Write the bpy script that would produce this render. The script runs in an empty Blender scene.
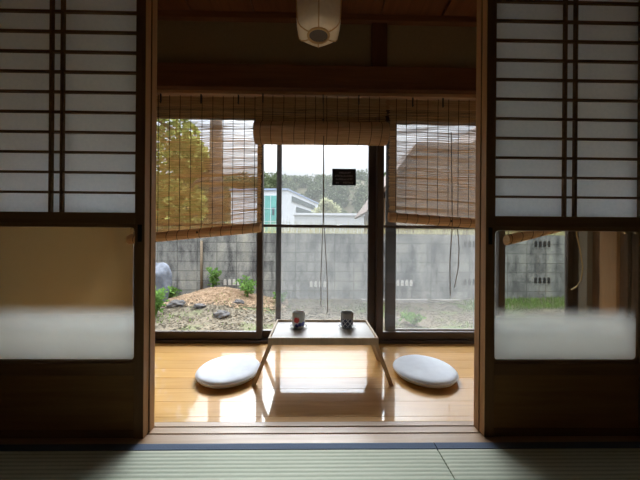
import bpy, math, random
from mathutils import Vector, Matrix, noise
random.seed(7)
R = random.Random(11)
SC = bpy.context.scene
COL = SC.collection
PI = math.pi

# ------------------------------------------------------------------ materials
def new_mat(name):
    m = bpy.data.materials.new(name); m.use_nodes = True
    nt = m.node_tree; nt.nodes.clear()
    return m, nt, nt.nodes, nt.links

def out_of(n, l, shader):
    o = n.new('ShaderNodeOutputMaterial'); l.new(shader, o.inputs['Surface']); return o

def coords(n, l, scale=(1, 1, 1), kind='Object', rot=(0, 0, 0)):
    t = n.new('ShaderNodeTexCoord'); mp = n.new('ShaderNodeMapping')
    mp.inputs['Scale'].default_value = scale; mp.inputs['Rotation'].default_value = rot
    l.new(t.outputs[kind], mp.inputs['Vector']); return mp.outputs['Vector']

def noise_tex(n, l, vec, scale=5, detail=4, rough=.55, dist=0):
    t = n.new('ShaderNodeTexNoise'); l.new(vec, t.inputs['Vector'])
    t.inputs['Scale'].default_value = scale; t.inputs['Detail'].default_value = detail
    t.inputs['Roughness'].default_value = rough; t.inputs['Distortion'].default_value = dist
    return t.outputs['Fac']

def ramp(n, l, fac, stops):
    r = n.new('ShaderNodeValToRGB'); el = r.color_ramp.elements
    while len(el) > len(stops): el.remove(el[-1])
    while len(el) < len(stops): el.new(0.5)
    for e, (p, c) in zip(el, stops):
        e.position = p; e.color = (*c, 1) if len(c) == 3 else c
    l.new(fac, r.inputs['Fac']); return r.outputs['Color']

def bump(n, l, h, strength=.3, dist=.01):
    b = n.new('ShaderNodeBump'); b.inputs['Strength'].default_value = strength
    b.inputs['Distance'].default_value = dist; l.new(h, b.inputs['Height']); return b.outputs['Normal']

def principled(n, l, col=None, rough=.6, spec=.5, normal=None, **kw):
    p = n.new('ShaderNodeBsdfPrincipled')
    if col is not None:
        if isinstance(col, tuple): p.inputs['Base Color'].default_value = (*col, 1)
        else: l.new(col, p.inputs['Base Color'])
    p.inputs['Roughness'].default_value = rough
    p.inputs['Specular IOR Level'].default_value = spec
    for k, v in kw.items(): p.inputs[k].default_value = v
    if normal is not None: l.new(normal, p.inputs['Normal'])
    return p

def math_node(n, l, op, a, b=None, clamp=False):
    m = n.new('ShaderNodeMath'); m.operation = op; m.use_clamp = clamp
    for i, v in enumerate((a, b)):
        if v is None: continue
        if isinstance(v, (int, float)): m.inputs[i].default_value = v
        else: l.new(v, m.inputs[i])
    return m.outputs[0]

def mix_shader(n, l, fac, a, b):
    m = n.new('ShaderNodeMixShader')
    if isinstance(fac, (int, float)): m.inputs[0].default_value = fac
    else: l.new(fac, m.inputs[0])
    l.new(a, m.inputs[1]); l.new(b, m.inputs[2]); return m.outputs[0]

def wood(name, c1, c2, axis='x', rough=.5, spec=.4, fine=60, strength=.12):
    m, nt, n, l = new_mat(name)
    s = {'x': (1.2, fine * .35, fine * .35), 'y': (fine * .35, 1.2, fine * .35), 'z': (fine * .35, fine * .35, 1.2)}[axis]
    v = coords(n, l, s)
    f = noise_tex(n, l, v, 1.5, 5, .6, .6)
    c = ramp(n, l, f, [(.3, c1), (.7, c2)])
    p = principled(n, l, c, rough, spec, bump(n, l, f, strength, .002))
    out_of(n, l, p.outputs[0]); return m

def plain(name, col, rough=.6, spec=.4, var=.12, scale=12, bstr=.1, **kw):
    m, nt, n, l = new_mat(name)
    v = coords(n, l)
    f = noise_tex(n, l, v, scale, 4)
    c = ramp(n, l, f, [(.25, tuple(x * (1 - var) for x in col)), (.75, tuple(min(1, x * (1 + var)) for x in col))])
    p = principled(n, l, c, rough, spec, bump(n, l, f, bstr, .004), **kw)
    out_of(n, l, p.outputs[0]); return m

M = {}
M['frame_wood'] = wood('frame_wood', (.15, .070, .026), (.23, .115, .046), 'z', .5)
M['frame_wood_x'] = wood('frame_wood_x', (.15, .070, .026), (.23, .115, .046), 'x', .5)
M['lit_edge_wood'] = wood('lit_edge_wood', (.42, .22, .09), (.56, .31, .14), 'z', .5)  # same door wood made paler, window light put into its colour
M['panel_wood'] = wood('panel_wood', (.21, .095, .03), (.31, .15, .05), 'x', .45)
M['beam_wood'] = wood('beam_wood', (.15, .06, .028), (.225, .098, .046), 'x', .45)
M['post_wood'] = wood('post_wood', (.085, .034, .017), (.14, .06, .028), 'z', .45)
M['rail_wood'] = wood('rail_wood', (.40, .22, .11), (.52, .31, .16), 'x', .5)
M['sill_wood'] = wood('sill_wood', (.46, .31, .19), (.58, .42, .28), 'x', .35, .5)
M['corner_wood'] = wood('corner_wood', (.36, .21, .10), (.48, .29, .15), 'z', .5)
M['dark_board'] = wood('dark_board', (.13, .075, .045), (.20, .12, .07), 'z', .5)
M['table_top'] = plain('table_top', (.62, .60, .56), .4, .5, .03, 30, .01)
M['table_wood'] = wood('table_wood', (.60, .45, .29), (.72, .57, .40), 'z', .5)
M['ceiling_wood'] = wood('ceiling_wood', (.15, .055, .022), (.22, .085, .036), 'y', .55)
M['plaster'] = plain('plaster', (.30, .235, .14), .9, .1, .06, 60, .15)
M['end_plaster'] = plain('end_plaster', (.50, .35, .165), .9, .1, .05, 40, .12)
M['grey_plaster'] = plain('grey_plaster', (.30, .29, .26), .9, .1, .06, 40, .1)
M['room_plaster'] = plain('room_plaster', (.66, .58, .45), .9, .1, .05, 40, .1)
M['bronze'] = plain('bronze', (.060, .042, .036), .38, .5, .12, 8, .02)
M['screen_frame'] = plain('screen_frame', (.075, .065, .06), .45, .5, .1, 8, .02)
M['dark_metal'] = plain('dark_metal', (.02, .018, .016), .5, .5, .1, 20, .02)
M['handle_black'] = plain('handle_black', (.006, .005, .005), .5, .3, .1, 20, .02)
M['cord'] = plain('cord', (.22, .17, .12), .9, .1, .2, 120, .1)
M['yellow_cord'] = plain('yellow_cord', (.60, .46, .24), .8, .1, .15, 120, .1)
M['heri'] = plain('heri', (.15, .195, .28), .85, .1, .12, 250, .2)
M['seam_dark'] = plain('seam_dark', (.05, .045, .03), .9, .1)
M['lantern_paper'] = plain('lantern_paper', (.92, .83, .66), .8, .2, .05, 40, .08)
M['lantern_rib'] = plain('lantern_rib', (.66, .45, .22), .6, .3)
M['lantern_disc'] = plain('lantern_disc', (.13, .11, .095), .6, .3)
M['cushion'] = plain('cushion', (.84, .89, .96), .95, .1, .05, 25, .12)
M['piping'] = plain('piping', (.66, .65, .64), .95, .1, .05, 80, .1)
M['sign_black'] = plain('sign_black', (.010, .009, .014), .35, .4, .1, 20, 0)
M['sign_ink'] = plain('sign_ink', (.38, .36, .40), .6, .2, .1, 20, 0)
M['concrete_curb'] = plain('concrete_curb', (0.228, 0.213, 0.192), .95, .1, .2, 20, .3)
M['bamboo'] = plain('bamboo', (0.146, 0.11, 0.0726), .7, .3, .2, 12, .1)
M['bark'] = plain('bark', (0.121, 0.0923, 0.0711), .9, .1, .3, 9, .6)
M['rock'] = plain('rock', (.105, .115, .135), .9, .2, .7, 6, 1.0)
M['dark_rock'] = plain('dark_rock', (0.0642, 0.0612, 0.0597), .9, .2, .35, 12, .7)
M['white_wall'] = plain('white_wall', (0.597, 0.618, 0.666), .8, .2, .03, 3, .02)
M['shed_wall'] = plain('shed_wall', (0.477, 0.497, 0.528), .8, .2, .05, 2, .02)
M['far_window'] = plain('far_window', (0.107, 0.128, 0.142), .25, .5, .15, 2, .02)
M['teal_glass'] = plain('teal_glass', (.14, .34, .32), .35, .3, .2, .6, .02)
M['blue_trim'] = plain('blue_trim', (0.285, 0.355, 0.512), .6, .3, .05, 2, .02)
M['roof_brown'] = plain('roof_brown', (.075, .045, .03), .8, .2, .2, 3, .2)
M['house_wall'] = plain('house_wall', (.12, .075, .045), .9, .1, .1, 3, .05)

# paper of the sliding doors
def paper_mat():
    m, nt, n, l = new_mat('shoji_paper')
    f = noise_tex(n, l, coords(n, l), 90, 5)
    c = ramp(n, l, f, [(.3, (.88, .92, .95)), (.7, (.95, .98, 1.0))])
    d = n.new('ShaderNodeBsdfDiffuse'); t = n.new('ShaderNodeBsdfTranslucent')
    l.new(c, d.inputs[0]); l.new(c, t.inputs[0])
    out_of(n, l, mix_shader(n, l, .95, d.outputs[0], t.outputs[0])); return m
M['paper'] = paper_mat()

def clear_pane(name, gloss=.09, tint=(.97, .98, .98)):
    m, nt, n, l = new_mat(name)
    tr = n.new('ShaderNodeBsdfTransparent'); tr.inputs[0].default_value = (*tint, 1)
    g = n.new('ShaderNodeBsdfGlossy'); g.inputs['Roughness'].default_value = .02
    fr = n.new('ShaderNodeFresnel'); fr.inputs['IOR'].default_value = 1.35
    out_of(n, l, mix_shader(n, l, fr.outputs[0], tr.outputs[0], g.outputs[0])); return m
M['glass'] = clear_pane('window_glass')

def frosted_mat():
    # clear above, sand-blasted below, a soft line between (heights in the door's own metres)
    m, nt, n, l = new_mat('half_frosted_glass')
    t = n.new('ShaderNodeTexCoord'); sx = n.new('ShaderNodeSeparateXYZ'); l.new(t.outputs['Object'], sx.inputs[0])
    mr = n.new('ShaderNodeMapRange'); mr.interpolation_type = 'SMOOTHSTEP'
    mr.inputs['From Min'].default_value = .50; mr.inputs['From Max'].default_value = .355
    mr.inputs['To Min'].default_value = 0.0; mr.inputs['To Max'].default_value = .96
    l.new(sx.outputs['Z'], mr.inputs['Value'])
    tr = n.new('ShaderNodeBsdfTransparent'); tr.inputs[0].default_value = (.93, .94, .93, 1)
    g = n.new('ShaderNodeBsdfGlossy'); g.inputs['Roughness'].default_value = .03
    fr = n.new('ShaderNodeFresnel'); fr.inputs['IOR'].default_value = 1.3
    clear = mix_shader(n, l, fr.outputs[0], tr.outputs[0], g.outputs[0])
    tl = n.new('ShaderNodeBsdfTranslucent'); tl.inputs[0].default_value = (.93, .95, .94, 1)
    d = n.new('ShaderNodeBsdfDiffuse'); d.inputs[0].default_value = (.85, .87, .86, 1)
    fro = mix_shader(n, l, .82, d.outputs[0], tl.outputs[0])
    out_of(n, l, mix_shader(n, l, mr.outputs[0], clear, fro)); return m
M['frosted'] = frosted_mat()

def mesh_mat():
    m, nt, n, l = new_mat('insect_mesh')
    tr = n.new('ShaderNodeBsdfTransparent')
    d = n.new('ShaderNodeBsdfDiffuse'); d.inputs[0].default_value = (.30, .305, .30, 1)
    tl = n.new('ShaderNodeBsdfTranslucent'); tl.inputs[0].default_value = (.30, .305, .30, 1)
    th = mix_shader(n, l, .45, d.outputs[0], tl.outputs[0])
    out_of(n, l, mix_shader(n, l, .20, tr.outputs[0], th)); return m
M['screen_mesh'] = mesh_mat()

def reed_mat(name, c1, c2, c3, trans):
    m, nt, n, l = new_mat(name)
    f = noise_tex(n, l, coords(n, l, (5, 60, 230)), 1, 4, .6)
    c = ramp(n, l, f, [(.25, c1), (.5, c2), (.75, c3)])
    d = n.new('ShaderNodeBsdfDiffuse'); t = n.new('ShaderNodeBsdfTranslucent')
    l.new(c, d.inputs[0]); l.new(c, t.inputs[0])
    out_of(n, l, mix_shader(n, l, trans, d.outputs[0], t.outputs[0])); return m
M['reed'] = reed_mat('reed', (.38, .245, .125), (.62, .44, .245), (.78, .59, .37), .5)
M['reed_roll'] = reed_mat('reed_roll', (.42, .27, .15), (.66, .46, .28), (.80, .62, .42), .3)
M['thread'] = plain('thread', (.035, .025, .018), .9, .1)

def floor_mat():
    m, nt, n, l = new_mat('lacquered_boards')
    t = n.new('ShaderNodeTexCoord'); sx = n.new('ShaderNodeSeparateXYZ'); l.new(t.outputs['Object'], sx.inputs[0])
    row = math_node(n, l, 'FLOOR', math_node(n, l, 'DIVIDE', math_node(n, l, 'SUBTRACT', sx.outputs['Y'], 1.211 - .114 * 10), .114))
    wn = n.new('ShaderNodeTexWhiteNoise'); wn.noise_dimensions = '1D'; l.new(row, wn.inputs['W'])
    v = coords(n, l, (2.2, 34, 34))
    add = n.new('ShaderNodeVectorMath'); add.operation = 'ADD'; l.new(v, add.inputs[0]); l.new(wn.outputs['Color'], add.inputs[1])
    f = noise_tex(n, l, add.outputs[0], 1.3, 5, .6, .8)
    c = ramp(n, l, f, [(.25, (.56, .285, .07)), (.75, (.69, .39, .115))])
    hs = n.new('ShaderNodeHueSaturation'); l.new(c, hs.inputs['Color'])
    l.new(math_node(n, l, 'ADD', math_node(n, l, 'MULTIPLY', wn.outputs['Value'], .16), .92), hs.inputs['Value'])
    p = principled(n, l, hs.outputs[0], .35, .15, bump(n, l, f, .02, .001))
    p.inputs['Coat Weight'].default_value = 1; p.inputs['Coat IOR'].default_value = 1.5
    p.inputs['Coat Roughness'].default_value = .045
    out_of(n, l, p.outputs[0]); return m
M['floor'] = floor_mat()

def tatami_mat():
    m, nt, n, l = new_mat('woven_rush')
    t = n.new('ShaderNodeTexCoord'); sx = n.new('ShaderNodeSeparateXYZ'); l.new(t.outputs['Object'], sx.inputs[0])
    w = math_node(n, l, 'SINE', math_node(n, l, 'MULTIPLY', sx.outputs['Y'], 2 * PI / .0165))
    w = math_node(n, l, 'ADD', math_node(n, l, 'MULTIPLY', w, .5), .5)
    f = noise_tex(n, l, coords(n, l, (45, 420, 1)), 1, 3)
    g = noise_tex(n, l, coords(n, l, (5, 14, 1)), 1, 3)
    k = math_node(n, l, 'ADD', math_node(n, l, 'MULTIPLY', w, .55), math_node(n, l, 'MULTIPLY', f, .3))
    k = math_node(n, l, 'ADD', k, math_node(n, l, 'MULTIPLY', g, .2))
    c = ramp(n, l, k, [(.2, (.44, .50, .38)), (.5, (.66, .71, .57)), (.95, (.74, .78, .65))])
    p = principled(n, l, c, .75, .25, bump(n, l, k, .4, .003))
    out_of(n, l, p.outputs[0]); return m
M['rush'] = tatami_mat()

def block_mat():
    m, nt, n, l = new_mat('concrete_block')
    v = coords(n, l, (1, 1, 1), 'Object', (PI / 2, 0, 0))
    b = n.new('ShaderNodeTexBrick'); l.new(v, b.inputs['Vector'])
    b.inputs['Color1'].default_value = (0.17, 0.17, 0.163, 1); b.inputs['Color2'].default_value = (0.238, 0.235, 0.22, 1)
    b.inputs['Mortar'].default_value = (0.111, 0.111, 0.104, 1)
    b.inputs['Scale'].default_value = 1; b.inputs['Mortar Size'].default_value = .008
    b.offset = 0; b.inputs['Brick Width'].default_value = .39; b.inputs['Row Height'].default_value = .19
    st = noise_tex(n, l, coords(n, l, (2.6, 1, .8)), 1.5, 6, .7)
    sf = noise_tex(n, l, coords(n, l, (1, 1, 1)), 30, 4, .7)
    mx = n.new('ShaderNodeMix'); mx.data_type = 'RGBA'; mx.blend_type = 'MULTIPLY'; mx.inputs[0].default_value = 1
    l.new(b.outputs['Color'], mx.inputs[6])
    l.new(ramp(n, l, st, [(.36, (.34, .34, .36)), (.53, (1, 1, .98)), (.70, (1.4, 1.36, 1.22))]), mx.inputs[7])
    mx2 = n.new('ShaderNodeMix'); mx2.data_type = 'RGBA'; mx2.blend_type = 'MULTIPLY'; mx2.inputs[0].default_value = 1
    l.new(mx.outputs[2], mx2.inputs[6]); l.new(ramp(n, l, sf, [(.3, (.8, .8, .8)), (.7, (1.12, 1.12, 1.12))]), mx2.inputs[7])
    p = principled(n, l, mx2.outputs[2], .95, .15, bump(n, l, b.outputs['Fac'], -.5, .01))
    out_of(n, l, p.outputs[0]); return m
M['block'] = block_mat()
M['vent_block'] = plain('vent_block', (0.426, 0.405, 0.367), .95, .1, .15, 30, .2)  # pale colour for the openings, painted as the lit scene behind
M['vent_hole'] = plain('vent_hole', (.02, .02, .02), .95, .1)

def ground_mat():
    m, nt, n, l = new_mat('garden_soil')
    v = coords(n, l)
    a = noise_tex(n, l, v, 1.1, 5, .65); b = noise_tex(n, l, v, 26, 5, .75)
    c = ramp(n, l, b, [(.3, (0.045, 0.0379, 0.0285)), (.5, (0.102, 0.0853, 0.0616)), (.66, (0.161, 0.138, 0.0995))])
    gcol = ramp(n, l, b, [(.3, (0.0355, 0.0498, 0.0213)), (.7, (0.107, 0.135, 0.0568))])
    mx = n.new('ShaderNodeMix'); mx.data_type = 'RGBA'
    l.new(ramp(n, l, a, [(.5, (0, 0, 0)), (.62, (1, 1, 1))]), mx.inputs[0]); l.new(c, mx.inputs[6]); l.new(gcol, mx.inputs[7])
    p = principled(n, l, mx.outputs[2], .95, .1, bump(n, l, b, .8, .03))
    out_of(n, l, p.outputs[0]); return m
M['soil'] = ground_mat()

def leaf_mat(name, c1, c2, scale=3, trans=.35):
    m, nt, n, l = new_mat(name)
    f = noise_tex(n, l, coords(n, l), scale, 4, .7)
    c = ramp(n, l, f, [(.3, c1), (.7, c2)])
    d = n.new('ShaderNodeBsdfDiffuse'); t = n.new('ShaderNodeBsdfTranslucent')
    l.new(c, d.inputs[0]); l.new(c, t.inputs[0])
    out_of(n, l, mix_shader(n, l, trans, d.outputs[0], t.outputs[0])); return m
M['leaf_yellow'] = leaf_mat('leaf_yellow', (.20, .24, .065), (.44, .45, .15), 2)
M['leaf_green'] = leaf_mat('leaf_green', (0.064, 0.135, 0.0313), (0.157, 0.27, 0.0711), 8)
M['leaf_hill'] = leaf_mat('leaf_hill', (0.0627, 0.0833, 0.0473), (0.132, 0.156, 0.0861), .09, .15)
M['leaf_pale'] = leaf_mat('leaf_pale', (0.278, 0.289, 0.169), (0.417, 0.417, 0.25), .8)
M['grass'] = leaf_mat('grass', (0.0853, 0.15, 0.0355), (0.198, 0.285, 0.0853), 5)
M['dry_grass'] = leaf_mat('dry_grass', (0.204, 0.196, 0.102), (0.376, 0.342, 0.188), 5)
M['straw'] = leaf_mat('straw', (.26, .18, .115), (.52, .39, .27), 14, .2)
M['litter'] = leaf_mat('litter', (0.051, 0.0425, 0.0306), (0.17, 0.153, 0.119), 17, .1)

# ------------------------------------------------------------------ mesh helpers
class MB:
    def __init__(s): s.v = []; s.f = []; s.smooth = False
    def box(s, x0, x1, y0, y1, z0, z1):
        b = len(s.v)
        s.v += [(x0, y0, z0), (x1, y0, z0), (x1, y1, z0), (x0, y1, z0), (x0, y0, z1), (x1, y0, z1), (x1, y1, z1), (x0, y1, z1)]
        s.f += [(b, b+3, b+2, b+1), (b+4, b+5, b+6, b+7), (b, b+1, b+5, b+4), (b+1, b+2, b+6, b+5), (b+2, b+3, b+7, b+6), (b+3, b, b+4, b+7)]
        return s
    def prism(s, p, q, up, a, bb):
        """a square bar from p to q, a wide and bb deep"""
        p, q = Vector(p), Vector(q); d = (q - p).normalized(); u = Vector(up)
        r = d.cross(u).normalized() * a / 2; w = r.cross(d).normalized() * bb / 2
        b = len(s.v)
        for c in (p, q):
            s.v += [tuple(c - r - w), tuple(c + r - w), tuple(c + r + w), tuple(c - r + w)]
        s.f += [(b, b+1, b+2, b+3), (b+7, b+6, b+5, b+4)] + [(b+i, b+4+i, b+4+(i+1) % 4, b+(i+1) % 4) for i in range(4)]
        return s
    def tube(s, pts, r, seg=6):
        pts = [Vector(p) for p in pts]; b = len(s.v); n = len(pts)
        rr = r if isinstance(r, (list, tuple)) else [r] * n
        for i, p in enumerate(pts):
            d = (pts[min(i+1, n-1)] - pts[max(i-1, 0)]).normalized()
            a = Vector((0, 0, 1)) if abs(d.z) < .9 else Vector((1, 0, 0))
            u = d.cross(a).normalized(); w = u.cross(d)
            for k in range(seg):
                t = 2 * PI * k / seg; s.v.append(tuple(p + (u * math.cos(t) + w * math.sin(t)) * rr[i]))
        for i in range(n - 1):
            for k in range(seg):
                s.f.append((b+i*seg+k, b+i*seg+(k+1) % seg, b+(i+1)*seg+(k+1) % seg, b+(i+1)*seg+k))
        s.f.append(tuple(b+k for k in reversed(range(seg)))); s.f.append(tuple(b+(n-1)*seg+k for k in range(seg)))
        return s
    def lathe(s, prof, seg=40, c=(0, 0, 0), lobes=0, amp=0, caps=True):
        b = len(s.v); n = len(prof)
        for r, z in prof:
            for k in range(seg):
                t = 2 * PI * k / seg
                rr = r
                if lobes:
                    h = PI / lobes; a = ((t + PI / 2) % (2 * h)) - h
                    rr = r * (1 - amp + amp * math.cos(h) / math.cos(a) / math.cos(h) * 0 + amp * (abs(a) / h) ** 2)
                s.v.append((c[0] + rr * math.cos(t), c[1] + rr * math.sin(t), c[2] + z))
        for i in range(n - 1):
            for k in range(seg):
                s.f.append((b+i*seg+k, b+i*seg+(k+1) % seg, b+(i+1)*seg+(k+1) % seg, b+(i+1)*seg+k))
        if caps:
            s.f.append(tuple(b+k for k in reversed(range(seg)))); s.f.append(tuple(b+(n-1)*seg+k for k in range(seg)))
        return s
    def poly_prism(s, pts2, y0, y1):
        """outline in x,z extruded along y"""
        b = len(s.v); n = len(pts2)
        for y in (y0, y1): s.v += [(x, y, z) for x, z in pts2]
        s.f.append(tuple(b+i for i in range(n))); s.f.append(tuple(b+n+i for i in reversed(range(n))))
        for i in range(n): s.f.append((b+(i+1) % n, b+i, b+n+i, b+n+(i+1) % n))
        return s
    def ell(s, c, r, seg=16, rings=10, jit=0, freq=2, seed=0):
        b = len(s.v)
        for i in range(rings + 1):
            ph = PI * i / rings
            for k in range(seg):
                t = 2 * PI * k / seg
                d = Vector((math.sin(ph) * math.cos(t), math.sin(ph) * math.sin(t), math.cos(ph)))
                j = 1 + jit * noise.noise(d * freq + Vector((seed, seed * 1.7, 0)))
                s.v.append((c[0] + d.x*r[0]*j, c[1] + d.y*r[1]*j, c[2] + d.z*r[2]*j))
        for i in range(rings):
            for k in range(seg):
                s.f.append((b+i*seg+k, b+(i+1)*seg+k, b+(i+1)*seg+(k+1) % seg, b+i*seg+(k+1) % seg))
        return s
    def leaf(s, p, ln, wd, rnd, up=.3):
        d = Vector((rnd.gauss(0, 1), rnd.gauss(0, 1), rnd.gauss(up, .8))).normalized()
        a = Vector((rnd.gauss(0, 1), rnd.gauss(0, 1), rnd.gauss(0, 1)))
        w = d.cross(a).normalized() * wd; nn = d.cross(w).normalized() * wd * .35
        p = Vector(p); b = len(s.v)
        s.v += [tuple(p), tuple(p + d*ln*.5 + w + nn), tuple(p + d*ln), tuple(p + d*ln*.5 - w + nn)]
        s.f += [(b, b+1, b+2), (b, b+2, b+3)]
    def build(s, name, mat, parent=None, bevel=0, smooth=False, origin=None, kind=None):
        o0 = Vector((0, 0, 0))
        if parent is not None:
            p = parent
            while p is not None: o0 += p.location; p = p.parent
        loc = Vector((0, 0, 0))
        if origin is not None: loc = Vector(origin) - o0; o0 = Vector(origin)
        me = bpy.data.meshes.new(name)
        me.from_pydata([(x-o0.x, y-o0.y, z-o0.z) for x, y, z in s.v], [], s.f)
        me.materials.append(M[mat]); me.update()
        if smooth: me.shade_smooth()
        o = bpy.data.objects.new(name, me); COL.objects.link(o); o.location = loc
        if parent is not None: o.parent = parent
        if bevel:
            bm = o.modifiers.new('bevel', 'BEVEL'); bm.width = bevel; bm.segments = 2; bm.limit_method = 'ANGLE'; bm.angle_limit = .6
        if kind: o['kind'] = kind
        return o

def tag(o, label=None, cat=None, group=None, kind=None):
    if label: o['label'] = label
    if cat: o['category'] = cat
    if group: o['group'] = group
    if kind: o['kind'] = kind
    return o
def empty(name, loc, label=None, cat=None, group=None, kind=None):
    o = bpy.data.objects.new(name, None); COL.objects.link(o); o.location = loc; o.empty_display_size = .1
    return tag(o, label, cat, group, kind)
def copy_tree(o, parent=None):
    c = o.copy(); COL.objects.link(c)
    if parent is not None: c.parent = parent
    for ch in list(o.children): copy_tree(ch, c)
    return c
def box(name, mat, x0, x1, y0, y1, z0, z1, parent=None, bevel=0, **kw):
    return MB().box(x0, x1, y0, y1, z0, z1).build(name, mat, parent, bevel, **kw)

S = 'structure'
# ------------------------------------------------------------------ room shell
EX0, EX1 = -1.30, 1.985          # the veranda's two ends
mb = MB(); y = 1.211 - .114; 
rows = [1.1765] + [1.211 + .114*k for k in range(8)] + [2.062]
for a, b in zip(rows[:-1], rows[1:]): mb.box(EX0, EX1, a + .0004, b - .0004, -.03, 0)
o = mb.build('floor', 'floor', bevel=.0006)
tag(o, 'glossy honey coloured board floor of the veranda', 'floor', kind=S)
mb = MB()
prof = [(1.0525, -.03), (1.176, -.03), (1.176, 0), (1.150, 0), (1.150, -.004), (1.1415, -.004), (1.1415, 0), (1.1085, 0), (1.1085, -.004), (1.100, -.004), (1.100, 0), (1.0525, 0)]
n_ = len(prof)
for x in (-1.8, EX1): mb.v += [(x, a, b) for a, b in prof]
mb.f += [(i, (i+1) % n_, n_+(i+1) % n_, n_+i) for i in range(n_)] + [tuple(reversed(range(n_))), tuple(range(n_, 2*n_))]
tag(mb.build('trim_1', 'sill_wood'), 'grooved pale wooden door sill between tatami and veranda', 'door sill', kind=S)
tag(box('floor', 'room_plaster', -1.85, 1.99, -2.6, 1.05, -.11, -.055), kind=S)
box('wall_left', 'room_plaster', -1.90, -1.80, -2.6, 1.06, -.11, 2.45, kind=S)
box('wall_right', 'room_plaster', 1.99, 2.09, -2.6, 1.06, -.11, 2.45, kind=S)
box('wall_back', 'room_plaster', -1.90, 2.09, -2.7, -2.6, -.11, 2.45, kind=S)
box('ceiling', 'ceiling_wood', -1.90, 2.09, -2.7, 1.06, 2.45, 2.5, kind=S)
mb = MB(); mb.box(-1.90, -1.318, 1.06, 1.16, 0, 2.45); mb.box(1.302, 2.09, 1.06, 1.16, 0, 2.45); mb.box(-1.318, 1.302, 1.06, 1.16, 1.85, 2.45)
mb.build('wall_front', 'room_plaster', kind=S)
box('trim_2', 'frame_wood_x', -1.318, 1.302, 1.05, 1.175, 1.765, 1.85, kind=S)
# veranda shell
o = box('wall_left', 'end_plaster', EX0 - .08, EX0, 1.165, 2.06, -.03, 2.40, kind=S)
tag(o, 'tan plaster end wall of the veranda seen through the left door glass', 'wall')
# right end: grey strip, dark recess, pale post, dark boards
box('wall_right', 'dark_board', EX1, EX1 + .08, 1.165, 2.2, -.03, 2.40, kind=S)
box('trim_3', 'grey_plaster', 1.945, EX1, 2.005, 2.07, 0, 1.63, kind=S)
box('trim_4', 'corner_wood', 1.94, EX1, 1.80, 1.912, 0, 2.35, bevel=.004, kind=S)
box('trim_5', 'dark_board', 1.96, EX1, 1.60, 1.80, 0, 2.0, kind=S)
# lintel, plaster, stub post, cornice, ceiling boards
o = box('trim_6', 'beam_wood', EX0, EX1, 2.0, 2.16, 1.815, 1.978, bevel=.004, kind=S)
tag(o, 'dark red brown lintel beam above the blinds', 'beam')
box('trim_7', 'rail_wood', EX0, EX1, 2.055, 2.18, 1.70, 1.815, kind=S)  # header coloured pale to bounce added light onto the blind tops
o = box('wall_front', 'plaster', EX0, EX1, 2.04, 2.16, 1.978, 2.40, kind=S)
box('trim_8', 'post_wood', .39, .503, 2.015, 2.04, 1.978, 2.30, bevel=.003, kind=S)
box('trim_9', 'beam_wood', EX0, EX1, 1.995, 2.04, 2.296, 2.34, bevel=.003, kind=S)
o = box('trim_10', 'rail_wood', EX0, EX1, 1.955, 2.0, 1.742, 1.766, bevel=.003, kind=S)
tag(o, 'pale wooden rail the reed blinds hang from', 'rail')
mb = MB(); xs = [EX0, -.875, -.438, .004, .448, .884, EX1]
for a, b in zip(xs[:-1], xs[1:]): mb.box(a + .006, b - .006, 1.165, 2.06, 2.34, 2.36)
mb.box(EX0, EX1, 1.165, 2.06, 2.362, 2.40)
mb.build('ceiling', 'ceiling_wood', kind=S)

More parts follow.
